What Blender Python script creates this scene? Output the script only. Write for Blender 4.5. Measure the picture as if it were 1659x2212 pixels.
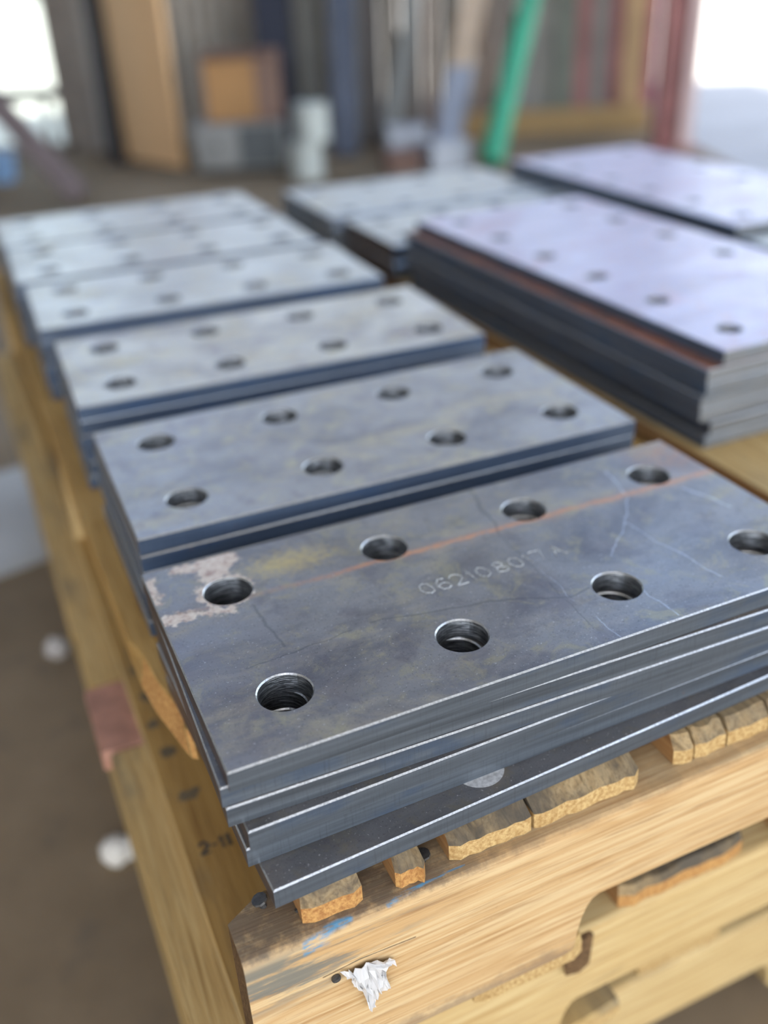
import bpy, bmesh, math, random
from mathutils import Vector, Matrix

for o in list(bpy.data.objects):
    bpy.data.objects.remove(o)
SC = bpy.context.scene
COL = SC.collection
S = 0.1                 # one layout unit = 0.1 m (the pitch of the plate holes)
FZ = 4.92               # floor lies 4.92 units under the top of the front stack


def P(x, y, z):
    return Vector((x * S, y * S, (z + FZ) * S))


# ------------------------------------------------------------------ camera
RIGHT = Vector((0.90921181, -0.41445582, -0.03950001))
DOWN = Vector((-0.2369044, -0.43701227, -0.86769613))
FWD = Vector((0.34235973, 0.7982773, -0.49552312))
CX, CY, CZ = -0.96101602, -3.6245091, 3.11723851
cam_d = bpy.data.cameras.new('camera')
cam = bpy.data.objects.new('camera', cam_d)
COL.objects.link(cam)
cam.matrix_world = Matrix((
    (RIGHT.x, -DOWN.x, -FWD.x, CX * S),
    (RIGHT.y, -DOWN.y, -FWD.y, CY * S),
    (RIGHT.z, -DOWN.z, -FWD.z, (CZ + FZ) * S),
    (0, 0, 0, 1)))
cam_d.sensor_fit = 'HORIZONTAL'
cam_d.sensor_width = 36.0
cam_d.lens = 36.0 * 2067.8247 / 1659.0
cam_d.clip_start = 0.02
cam_d.clip_end = 200
cam_d.dof.use_dof = True
cam_d.dof.focus_distance = 0.487
cam_d.dof.aperture_fstop = cam_d.lens / 12.5
SC.camera = cam

# ------------------------------------------------------------------ light
BROT = math.atan2(-0.3942, 0.9190)       # the shed is square to this heading
HW = Vector((0.3942, 0.9190, 0))         # "w": towards the back wall
HU = Vector((0.9190, -0.3942, 0))        # "u": to the right along the back wall
world = bpy.data.worlds.new('sky')
SC.world = world
world.use_nodes = True
wn = world.node_tree
wn.nodes.clear()
sky = wn.nodes.new('ShaderNodeTexSky')
sky.sky_type = 'NISHITA'
sky.sun_disc = False
sky.sun_elevation = math.radians(56)
sky.sun_rotation = math.radians(200)
sky.dust_density = 1.5
bgn = wn.nodes.new('ShaderNodeBackground')
bgn.inputs['Strength'].default_value = 0.32
wo = wn.nodes.new('ShaderNodeOutputWorld')
hsv = wn.nodes.new('ShaderNodeHueSaturation')      # camera white balance set for open shade
hsv.inputs['Saturation'].default_value = 0.5
wn.links.new(sky.outputs[0], hsv.inputs['Color'])
wn.links.new(hsv.outputs[0], bgn.inputs[0])
wn.links.new(bgn.outputs[0], wo.inputs[0])

sun_d = bpy.data.lights.new('sun', 'SUN')
sun_d.energy = 5.0
sun_d.angle = math.radians(0.6)
sun_d.color = (1.0, 0.93, 0.82)
sun = bpy.data.objects.new('sun', sun_d)
COL.objects.link(sun)
sun_dir = (HW * 0.56 - HU * 0.18 + Vector((0, 0, -1.0))).normalized()
sun.rotation_euler = sun_dir.to_track_quat('-Z', 'Y').to_euler()
sun.location = (0, -3, 8)

SC.view_settings.view_transform = 'Standard'
SC.view_settings.look = 'None'
SC.view_settings.gamma = 1.0
SC.view_settings.use_curve_mapping = False
SC.view_settings.exposure = 1.05
SC.cycles.use_denoising = True
SC.cycles.sample_clamp_indirect = 8.0
SC.cycles.max_bounces = 8
SC.cycles.caustics_reflective = False
SC.cycles.caustics_refractive = False


# ------------------------------------------------------------------ materials
class G:
    """small node-graph helper"""

    def __init__(self, name, **pr):
        self.m = bpy.data.materials.new(name)
        self.m.use_nodes = True
        self.t = self.m.node_tree
        self.b = self.t.nodes['Principled BSDF']
        self.co_n = self.t.nodes.new('ShaderNodeTexCoord')
        self.co = self.co_n.outputs['Object']
        for k, v in pr.items():
            self.put(k.replace('_', ' '), v)

    def put(self, k, v):
        i = self.b.inputs[k]
        if isinstance(v, bpy.types.NodeSocket):
            self.t.links.new(v, i)
        else:
            i.default_value = (*v, 1) if isinstance(v, tuple) and len(v) == 3 and i.type == 'RGBA' else v

    def _in(self, sock, v):
        if v is None:
            return
        if isinstance(v, bpy.types.NodeSocket):
            self.t.links.new(v, sock)
        elif isinstance(v, (tuple, list)) and sock.type == 'RGBA' and len(v) == 3:
            sock.default_value = (*v, 1)
        else:
            sock.default_value = v

    def math(self, op, a, b=None, c=None, clamp=False):
        n = self.t.nodes.new('ShaderNodeMath')
        n.operation = op
        n.use_clamp = clamp
        for i, v in enumerate((a, b, c)):
            self._in(n.inputs[i], v)
        return n.outputs[0]

    def vm(self, op, a, b=None, scale=None):
        n = self.t.nodes.new('ShaderNodeVectorMath')
        n.operation = op
        self._in(n.inputs[0], a)
        self._in(n.inputs[1], b)
        if scale is not None:
            self._in(n.inputs['Scale'], scale)
        return n.outputs['Value'] if op in ('DOT_PRODUCT', 'LENGTH', 'DISTANCE') else n.outputs[0]

    def noise(self, vec, scale, detail=4, rough=0.55, dist=0.0):
        n = self.t.nodes.new('ShaderNodeTexNoise')
        self._in(n.inputs['Vector'], vec)
        n.inputs['Scale'].default_value = scale
        n.inputs['Detail'].default_value = detail
        n.inputs['Roughness'].default_value = rough
        n.inputs['Distortion'].default_value = dist
        return n.outputs['Fac']

    def ramp(self, fac, stops):
        n = self.t.nodes.new('ShaderNodeValToRGB')
        self._in(n.inputs[0], fac)
        el = n.color_ramp.elements
        while len(el) < len(stops):
            el.new(0.5)
        for e, (p, c) in zip(el, stops):
            e.position = p
            e.color = (*c, 1) if len(c) == 3 else c
        return n.outputs[0]

    def rng(self, v, a, b, c=0.0, d=1.0):
        n = self.t.nodes.new('ShaderNodeMapRange')
        n.interpolation_type = 'SMOOTHSTEP'
        for i, x in enumerate((v, a, b, c, d)):
            self._in(n.inputs[i], x)
        return n.outputs[0]

    def mix(self, f, a, b, mode='MIX'):
        n = self.t.nodes.new('ShaderNodeMix')
        n.data_type = 'RGBA'
        n.blend_type = mode
        self._in(n.inputs[0], f)
        self._in(n.inputs[6], a)
        self._in(n.inputs[7], b)
        return n.outputs[2]

    def xyz(self, v):
        n = self.t.nodes.new('ShaderNodeSeparateXYZ')
        self._in(n.inputs[0], v)
        return n.outputs

    def rnd_co(self, amt=7.0):
        """object coordinates shifted by a per-object random amount"""
        n = self.t.nodes.new('ShaderNodeObjectInfo')
        r = self.vm('SCALE', (amt, amt * 0.63, amt * 1.37), scale=n.outputs['Random'])
        return self.vm('ADD', self.co, r)

    def bump(self, h, strength=0.3, dist=0.001):
        n = self.t.nodes.new('ShaderNodeBump')
        n.inputs['Strength'].default_value = strength
        n.inputs['Distance'].default_value = dist
        self._in(n.inputs['Height'], h)
        self.t.links.new(n.outputs[0], self.b.inputs['Normal'])

    def seg(self, co, a, b):
        """distance in plan from co to the segment a-b"""
        a = Vector((a[0], a[1], 0))
        b = Vector((b[0], b[1], 0))
        ba = b - a
        pa = self.vm('SUBTRACT', co, tuple(a))
        h = self.math('MULTIPLY', self.vm('DOT_PRODUCT', pa, tuple(ba)), 1.0 / ba.length_squared, clamp=True)
        return self.vm('LENGTH', self.vm('SUBTRACT', pa, self.vm('SCALE', tuple(ba), scale=h)))


def plain(name, col, rough=0.6, metal=0.0, var=0.15, scale=12.0, bump=0.0):
    g = G(name, Roughness=rough, Metallic=metal)
    n = g.noise(g.rnd_co(), scale, 5)
    lo = tuple(c * (1 - var) for c in col)
    hi = tuple(min(1, c * (1 + var)) for c in col)
    g.put('Base Color', g.ramp(n, [(0.3, lo), (0.7, hi)]))
    if bump:
        g.bump(g.noise(g.co, scale * 12, 3), bump, 0.002)
    return g.m


def steel_top(name, dark, mid, warm, rust=0.0, rough=0.36, marks=None, metal=0.5):
    """rolled plate with mill scale: cloudy blue-grey with straw and violet clouds"""
    g = G(name, Metallic=metal)
    co = g.co if marks else g.rnd_co()
    st = g.vm('MULTIPLY', co, (0.55, 1.0, 1.0))
    n1 = g.noise(st, 16, 7, 0.62, 0.8)
    n2 = g.noise(g.vm('ADD', st, (3.1, 1.7, 0.4)), 26, 8, 0.66, 0.4)
    n3 = g.noise(co, 900, 3, 0.6)
    n4 = g.noise(g.vm('MULTIPLY', co, (0.2, 1.0, 1.0)), 120, 4, 0.6)
    c = g.ramp(n1, [(0.32, dark), (0.52, mid), (0.72, tuple(x * 1.15 for x in mid))])
    c = g.mix(g.rng(n2, 0.50, 0.70, 0.0, 0.75), c, warm)
    c = g.mix(g.rng(n4, 0.45, 0.75, 0.0, 0.22), c, (0.30, 0.27, 0.24))
    c = g.mix(g.rng(n3, 0.56, 0.74, 0.0, 0.6), c, tuple(x * 0.45 for x in dark))
    c = g.mix(g.rng(g.noise(g.vm('ADD', co, (5, 2, 1)), 620, 2, 0.5), 0.66, 0.74, 0.0, 0.5), c, (0.55, 0.55, 0.53))
    m1 = g.noise(g.vm('ADD', co, (2.2, 7.1, 0.6)), 55, 8, 0.7, 0.6)
    m2 = g.noise(g.vm('ADD', co, (6.4, 0.3, 2.9)), 38, 8, 0.72, 0.5)
    c = g.mix(g.rng(m1, 0.50, 0.66, 0.0, 0.5), c, tuple(x * y for x, y in zip(warm, (0.92, 0.95, 0.82))))
    c = g.mix(g.rng(m2, 0.50, 0.66, 0.0, 0.45), c, tuple(x * y for x, y in zip(dark, (1.0, 0.92, 1.02))))
    rg = g.rng(n2, 0.3, 0.75, rough - 0.05, rough + 0.12)
    met = metal
    h = g.math('ADD', g.math('MULTIPLY', n3, 0.35), g.math('MULTIPLY', g.noise(co, 190, 4, 0.6), 0.65))
    if rust:
        r = g.rng(g.noise(g.vm('ADD', st, (9.0, 4.0, 2.0)), 30, 8, 0.7), 0.62, 0.74, 0.0, rust)
        c = g.mix(r, c, (0.34, 0.15, 0.07))
    if marks:
        c, rg, met, h = marks(g, c, rg, met, h)
        g.put('Metallic', met)
    g.put('Base Color', c)
    g.put('Roughness', rg)
    g.bump(h, 0.22, 0.0006)
    return g.m


def front_marks(g, c, rg, met, h):
    """rust streak, flaked scale, scratches and pencil lines of the front plate"""
    u = g.vm('ADD', g.vm('MULTIPLY', g.co, (10, 10, 0)), (1.511, 0.490, 0))
    wn_ = g.t.nodes.new('ShaderNodeTexNoise')
    wn_.inputs['Scale'].default_value = 5.0
    wn_.inputs['Detail'].default_value = 5.0
    g._in(wn_.inputs['Vector'], u)
    uw = g.vm('ADD', u, g.vm('MULTIPLY', g.vm('SUBTRACT', wn_.outputs['Color'], (0.5, 0.5, 0.5)), (0.09, 0.09, 0.0)))
    nz = g.noise(u, 5.5, 6, 0.65)
    nf = g.noise(u, 22, 6, 0.7)
    x, y, z = g.xyz(u)
    # straw / violet tint at the left end
    c = g.mix(g.rng(g.math('ADD', g.math('MULTIPLY', x, -0.5), g.math('MULTIPLY', nz, 1.2)), 0.25, 1.1, 0.0, 0.32), c, (0.17, 0.135, 0.13))
    # yellow cloud near the second hole
    yc = g.vm('LENGTH', g.vm('MULTIPLY', g.vm('SUBTRACT', u, (0.42, 1.12, 0)), (1.0, 2.2, 0)))
    c = g.mix(g.rng(g.math('ADD', yc, g.math('MULTIPLY', nf, 0.8)), 0.35, 0.85, 0.75, 0.0), c, (0.50, 0.39, 0.16))
    # rust streak running along the plate
    d = g.math('ABSOLUTE', g.math('SUBTRACT', g.math('ADD', y, g.math('MULTIPLY', nz, 0.10)), g.math('ADD', 0.922, g.math('MULTIPLY', x, -0.010))))
    st = g.rng(g.math('ADD', d, g.math('MULTIPLY', nf, 0.045)), 0.018, 0.062, 1.0, 0.0)
    along = g.rng(x, 0.15, 1.0, 0.25, 1.0)
    st = g.math('MULTIPLY', g.math('MULTIPLY', st, along), g.rng(nf, 0.36, 0.56, 0.35, 1.0))
    broad = g.math('MULTIPLY', g.rng(g.math('ADD', d, g.math('MULTIPLY', nf, 0.16)), 0.06, 0.20, 0.42, 0.0), g.math('MULTIPLY', g.rng(x, 0.7, 1.6), g.rng(nz, 0.4, 0.6, 0.3, 1.0)))
    c = g.mix(broad, c, (0.40, 0.27, 0.17))
    c = g.mix(g.math('MULTIPLY', st, 0.85), c, (0.50, 0.20, 0.075))
    # rusty far right corner
    dc = g.vm('LENGTH', g.vm('SUBTRACT', u, (3.35, 1.22, 0)))
    rc = g.rng(g.math('ADD', dc, g.math('MULTIPLY', nf, 0.9)), 0.55, 0.95, 0.8, 0.0)
    rc = g.math('MULTIPLY', rc, g.rng(nf, 0.38, 0.6))
    c = g.mix(rc, c, (0.36, 0.20, 0.13))
    # flaked patches of bare pale metal round the back left hole and along the left edge
    peel = None
    for a, b, w in (((-0.02, 1.22), (0.08, 1.34), 0.09), ((0.0, 1.0), (0.0, 0.995), 0.165), ((-0.02, 0.80), (-0.16, 0.83), 0.03),
                    ((-0.25, 0.85), (-0.40, 0.86), 0.05), ((-0.39, 1.05), (-0.385, 1.30), 0.028), ((-0.2, 1.34), (-0.05, 1.33), 0.05)):
        dd = g.math('SUBTRACT', g.math('ADD', g.seg(u, a, b), g.math('MULTIPLY', g.math('SUBTRACT', nf, 0.5), 0.22)), w)
        peel = dd if peel is None else g.math('MINIMUM', peel, dd)
    pm = g.rng(peel, -0.012, 0.012, 1.0, 0.0)
    pc = g.ramp(g.noise(u, 16, 8, 0.75), [(0.34, (0.22, 0.13, 0.10)), (0.48, (0.46, 0.37, 0.30)), (0.7, (0.60, 0.55, 0.46))])
    c = g.mix(pm, c, pc)
    met = g.math('SUBTRACT', met, g.math('MULTIPLY', g.math('MAXIMUM', pm, st), 0.5))
    h = g.math('SUBTRACT', h, g.math('MULTIPLY', pm, 1.6))
    # bright scratches and soapstone marks
    br = None
    for a, b, w in (((2.481, .538), (2.594, -.207), .011), ((2.793, 1.163), (2.711, .864), .02), ((2.70, .80), (2.476, .541), .015),
                    ((2.476, .541), (2.173, .27), .014), ((3.102, .724), (3.187, .412), .030), ((1.728, .335), (1.719, -.032), .006),
                    ((2.118, -.088), (2.138, -.399), .012), ((2.16, .02), (2.12, -.12), .006), ((1.75, -.2), (1.731, -.396), .010)):
        m = g.rng(g.math('ADD', g.seg(uw, a, b), g.math('MULTIPLY', nf, w * 1.6)), w * 0.5, w * 1.5, 1.0, 0.0)
        br = m if br is None else g.math('MAXIMUM', br, m)
    c = g.mix(g.math('MULTIPLY', br, 0.36), c, (0.66, 0.74, 0.80))
    dk = None
    for a, b, w in (((1.828, 1.384), (1.767, 1.058), .012), ((.089, .773), (.126, .348), .007), ((.621, .322), (1.084, .226), .006),
                    ((1.084, .226), (1.31, .208), .006), ((1.31, .208), (1.733, .011), .006), ((1.733, .011), (1.86, .05), .006),
                    ((-0.1, .25), (.5, .30), .005), ((1.77, 1.05), (1.72, .80), .009), ((1.72, .78), (1.67, -.30), .003)):
        m = g.rng(g.math('ADD', g.seg(uw, a, b), g.math('MULTIPLY', nz, 0.012)), w * 0.6 + .004, w * 1.6 + .007, 1.0, 0.0)
        dk = m if dk is None else g.math('MAXIMUM', dk, m)
    c = g.mix(g.math('MULTIPLY', dk, 0.4), c, (0.05, 0.055, 0.065))
    return c, rg, met, h


def steel_edge(name, tint=(0.10, 0.118, 0.14), blue=(0.055, 0.085, 0.14)):
    """flame-cut edge: vertical drag lines and horizontal bands"""
    g = G(name, Metallic=0.5)
    co = g.rnd_co(3.0)
    drag = g.noise(g.vm('MULTIPLY', co, (1, 1, 0.06)), 900, 3, 0.6)
    band = g.noise(g.vm('MULTIPLY', co, (0.03, 0.03, 1)), 260, 4, 0.6)
    big = g.noise(g.vm('MULTIPLY', co, (1, 1, 3)), 14, 5, 0.6)
    c = g.ramp(band, [(0.3, tuple(x * 0.7 for x in tint)), (0.7, tuple(x * 1.35 for x in tint))])
    c = g.mix(g.rng(big, 0.5, 0.68, 0, 0.7), c, blue)
    c = g.mix(g.rng(drag, 0.5, 0.75, 0, 0.35), c, tuple(x * 0.55 for x in tint))
    c = g.mix(g.rng(g.noise(co, 40, 6, 0.7), 0.66, 0.76, 0, 0.5), c, (0.22, 0.13, 0.09))
    g.put('Base Color', c)
    g.put('Roughness', g.rng(big, 0.3, 0.7, 0.34, 0.48))
    g.bump(g.math('ADD', g.math('MULTIPLY', drag, 0.6), band), 0.22, 0.0005)
    return g.m


def bore(name):
    g = G(name, Metallic=0.9, Roughness=0.3)
    ring = g.noise(g.vm('MULTIPLY', g.rnd_co(3.0), (0.06, 0.06, 1)), 1700, 4, 0.7)
    g.put('Base Color', g.ramp(ring, [(0.36, (0.04, 0.042, 0.046)), (0.5, (0.20, 0.21, 0.22)), (0.66, (0.72, 0.74, 0.75))]))
    g.bump(ring, 0.5, 0.0008)
    return g.m


def wood(name, axis, light, mid, dark, grey=0.0, rough=0.75, ring=1.0, stain=(0.07, 0.06, 0.05), extra=None, gscale=1.0):
    """sawn pallet timber; axis is the grain direction"""
    g = G(name, Roughness=rough)
    g.put('Specular IOR Level', 0.25)
    co = g.rnd_co() if extra is None else g.co
    k = {'x': (0.035, 1, 1), 'y': (1, 0.035, 1), 'z': (1, 1, 0.035)}[axis]
    st = g.vm('MULTIPLY', co, k)
    warp = g.noise(g.vm('MULTIPLY', co, tuple(0.25 if q < 1 else 1 for q in k)), 9, 3)
    n1 = g.noise(st, 95 * gscale, 3, 0.5, 1.4)
    n2 = g.noise(st, 520 * gscale, 4, 0.65)
    n3 = g.noise(g.vm('MULTIPLY', co, tuple(0.3 if q < 1 else 1 for q in k)), 22, 6, 0.62)
    f = g.math('ADD', g.math('MULTIPLY', n1, 0.7), g.math('MULTIPLY', warp, 0.3))
    c = g.ramp(f, [(0.34, light), (0.47, mid), (0.53, light), (0.60, mid), (0.70, dark)])
    c = g.mix(g.rng(n2, 0.46, 0.72, 0, 0.6 * ring), c, dark)
    c = g.mix(g.rng(g.noise(st, 210 * gscale, 5, 0.7), 0.55, 0.72, 0, 0.55 * ring), c, dark)
    c = g.mix(g.rng(g.noise(co, 260, 5, 0.75), 0.62, 0.78, 0, 0.4), c, tuple(x * .5 for x in dark))
    if grey:
        c = g.mix(g.rng(n3, 0.62 - 0.3 * grey, 0.80 - 0.15 * grey, 0, min(1, 0.5 + grey * 0.5)), c, stain)
    h = g.math('ADD', g.math('MULTIPLY', n2, 0.7), g.math('MULTIPLY', n1, 0.5))
    if extra:
        c = extra(g, c)
    g.put('Base Color', c)
    g.bump(h, 0.35, 0.0012)
    return g.m


def end_grain(name, light, dark):
    g = G(name, Roughness=0.85)
    g.put('Specular IOR Level', 0.15)
    co = g.rnd_co()
    n = g.noise(co, 420, 5, 0.7)
    m = g.noise(co, 45, 4, 0.6, 1.0)
    c = g.ramp(n, [(0.35, dark), (0.62, light)])
    c = g.mix(g.rng(m, 0.5, 0.7, 0, 0.4), c, dark)
    g.put('Base Color', c)
    g.bump(g.math('ADD', n, m), 0.7, 0.0025)
    return g.m


M = {}
M['top_front'] = steel_top('mill_scale_front', (0.10, 0.102, 0.115), (0.205, 0.206, 0.212), (0.35, 0.31, 0.215), marks=front_marks, rough=0.34)
M['top_a'] = steel_top('mill_scale_blue', (0.145, 0.15, 0.175), (0.295, 0.30, 0.305), (0.47, 0.42, 0.295), rust=0.3)
M['top_b'] = steel_top('mill_scale_straw', (0.20, 0.19, 0.205), (0.43, 0.425, 0.39), (0.56, 0.49, 0.33), rust=0.2)
M['top_c'] = steel_top('mill_scale_pale', (0.33, 0.345, 0.345), (0.47, 0.485, 0.465), (0.56, 0.50, 0.36), rust=0.25)
M['top_pink'] = steel_top('mill_scale_violet', (0.36, 0.345, 0.44), (0.47, 0.46, 0.57), (0.56, 0.40, 0.43), rust=0.3)
M['top_under'] = steel_top('mill_scale_dark', (0.09, 0.09, 0.095), (0.15, 0.15, 0.155), (0.20, 0.17, 0.14), rust=0.35)
M['top_rust'] = steel_top('mill_scale_rusty', (0.10, 0.06, 0.05), (0.24, 0.09, 0.05), (0.34, 0.13, 0.06), rust=0.9, rough=0.6)
M['edge'] = steel_edge('flame_cut_edge')
M['edge_dark'] = steel_edge('flame_cut_edge_blue', (0.105, 0.13, 0.175), (0.07, 0.12, 0.20))
M['edge_blue'] = steel_edge('flame_cut_edge_navy', (0.075, 0.105, 0.16), (0.045, 0.085, 0.165))
M['edge_pale'] = steel_edge('flame_cut_edge_pale', (0.22, 0.235, 0.25), (0.15, 0.18, 0.22))
M['edge_brown'] = steel_edge('sheared_edge_brown', (0.085, 0.065, 0.06), (0.06, 0.045, 0.045))
M['bore'] = bore('drilled_bore')
g = G('worn_arris', Metallic=0.9, Roughness=0.26)
g.put('Base Color', g.ramp(g.noise(g.co, 700, 4, 0.7), [(0.3, (0.30, 0.32, 0.34)), (0.7, (0.62, 0.65, 0.68))]))
M['arris'] = g.m
M['slug'] = plain('bright_slug', (0.60, 0.60, 0.60), 0.5, 0.6, 0.25, 500, 0.3)
M['engrave'] = plain('engraved_burr', (0.36, 0.37, 0.365), 0.5, 0.1, 0.6, 700, 0.3)


def stringer_marks(g, c):
    u = g.vm('ADD', g.vm('SCALE', g.co, scale=10.0), (0, 0, 0))
    x, y, z = g.xyz(u)
    nf = g.noise(u, 9, 6, 0.7)
    ns = g.noise(g.vm('MULTIPLY', u, (0.12, 1, 1)), 9, 6, 0.7)
    # dirty grey-brown top face
    t = g.rng(g.math('ADD', z, g.math('MULTIPLY', nf, 0.10)), -0.925, -0.885, 0.0, 0.85)
    left = g.rng(x, 0.2, 1.5, 1.0, 0.35)
    c = g.mix(g.math('MULTIPLY', t, left), c, (0.10, 0.075, 0.055))
    # grey-blue sapstain bands near the left end
    b = g.math('MULTIPLY', g.rng(ns, 0.46, 0.58), g.rng(x, -0.3, 0.75, 0.85, 0.0))
    b = g.math('MULTIPLY', b, g.math('MULTIPLY', g.rng(z, -1.42, -1.20), g.rng(z, -1.02, -0.93, 1.0, 0.0)))
    c = g.mix(b, c, (0.13, 0.14, 0.125))
    # soiled lower edge
    lo = g.math('MULTIPLY', g.rng(g.math('ADD', z, g.math('MULTIPLY', nf, 0.25)), -1.86, -1.74, 1.0, 0.0), 0.65)
    c = g.mix(lo, c, (0.20, 0.14, 0.09))
    # dark split running from the nail
    s = None
    for a, bb in (((-0.15, -1.255), (0.05, -1.235)), ((0.05, -1.235), (0.36, -1.25))):
        ua = g.vm('MULTIPLY', u, (1, 0, 1))
        sw = g.t.nodes.new('ShaderNodeCombineXYZ')
        g.t.links.new(x, sw.inputs[0])
        g.t.links.new(z, sw.inputs[1])
        m = g.rng(g.math('ADD', g.seg(sw.outputs[0], a, bb), g.math('MULTIPLY', nf, 0.012)), 0.006, 0.014, 1.0, 0.0)
        s = m if s is None else g.math('MAXIMUM', s, m)
    c = g.mix(g.math('MULTIPLY', s, 0.8), c, (0.06, 0.04, 0.03))
    # blue lumber crayon on the top arris
    flat = g.vm('MULTIPLY', u, (1, 1, 0))
    k = None
    for a, bb, w in (((-0.22, -0.70), (-0.10, -0.68), .022), ((-0.10, -0.675), (0.02, -0.665), .026), ((0.23, -0.675), (0.36, -0.655), .016),
                     ((0.36, -0.655), (0.56, -0.64), .014), ((0.56, -0.64), (0.68, -0.64), .007)):
        m = g.rng(g.math('ADD', g.seg(flat, a, bb), g.math('MULTIPLY', nf, 0.03)), w * 0.5 + .010, w + .017, 1.0, 0.0)
        k = m if k is None else g.math('MAXIMUM', k, m)
    k = g.math('MULTIPLY', k, g.rng(z, -1.06, -1.02))
    k = g.math('MULTIPLY', k, g.rng(nf, 0.3, 0.5))
    k = g.math('MULTIPLY', k, g.rng(g.noise(g.vm('MULTIPLY', u, (0.2, 1, 1)), 40, 4, 0.7), 0.38, 0.58))
    c = g.mix(g.math('MULTIPLY', k, 0.8), c, (0.05, 0.235, 0.40))
    return c


TAN = (0.56, 0.41, 0.22)
TAN2 = (0.46, 0.29, 0.13)
BRN = (0.25, 0.125, 0.045)
M['stringer'] = wood('pine_stringer', 'x', TAN, TAN2, BRN, 0.0, extra=stringer_marks, gscale=0.8)
M['stringer_plain'] = wood('pine_stringer_low', 'x', (0.55, 0.41, 0.20), (0.48, 0.33, 0.14), (0.32, 0.19, 0.07), 0.12, gscale=0.7)
M['deck'] = wood('deckboard_weathered', 'y', (0.36, 0.26, 0.135), (0.28, 0.19, 0.09), (0.09, 0.065, 0.035), 0.75, stain=(0.06, 0.054, 0.045))
M['deck_side'] = wood('deckboard_side', 'y', (0.34, 0.19, 0.075), (0.30, 0.15, 0.055), (0.16, 0.08, 0.03), 0.1)
M['deck_clean'] = wood('deckboard_yellow', 'y', (0.40, 0.245, 0.08), (0.33, 0.19, 0.055), (0.19, 0.10, 0.028), 0.32, stain=(0.10, 0.085, 0.06))
M['deck_pale'] = wood('deckboard_pale', 'y', (0.50, 0.355, 0.155), (0.42, 0.275, 0.105), (0.24, 0.145, 0.05), 0.40, stain=(0.12, 0.11, 0.085))
M['end'] = end_grain('end_grain_tan', (0.62, 0.44, 0.20), (0.36, 0.21, 0.075))
M['end_red'] = end_grain('end_grain_orange', (0.60, 0.34, 0.115), (0.33, 0.145, 0.05))
M['end_dark'] = end_grain('end_grain_dark', (0.22, 0.13, 0.06), (0.07, 0.04, 0.02))
M['red_paint'] = plain('red_painted_wood', (0.34, 0.17, 0.115), 0.7, 0, 0.25, 60, 0.2)
M['nail'] = plain('nail_steel', (0.12, 0.12, 0.12), 0.4, 0.8, 0.4, 300, 0.2)
M['ink'] = plain('stencil_ink', (0.05, 0.045, 0.035), 0.8, 0, 0.4, 200)
g = G('plastic_film', Roughness=0.22)
g.put('Base Color', (0.92, 0.91, 0.90))
g.put('Transmission Weight', 0.4)
g.put('IOR', 1.3)
M['film'] = g.m


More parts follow.
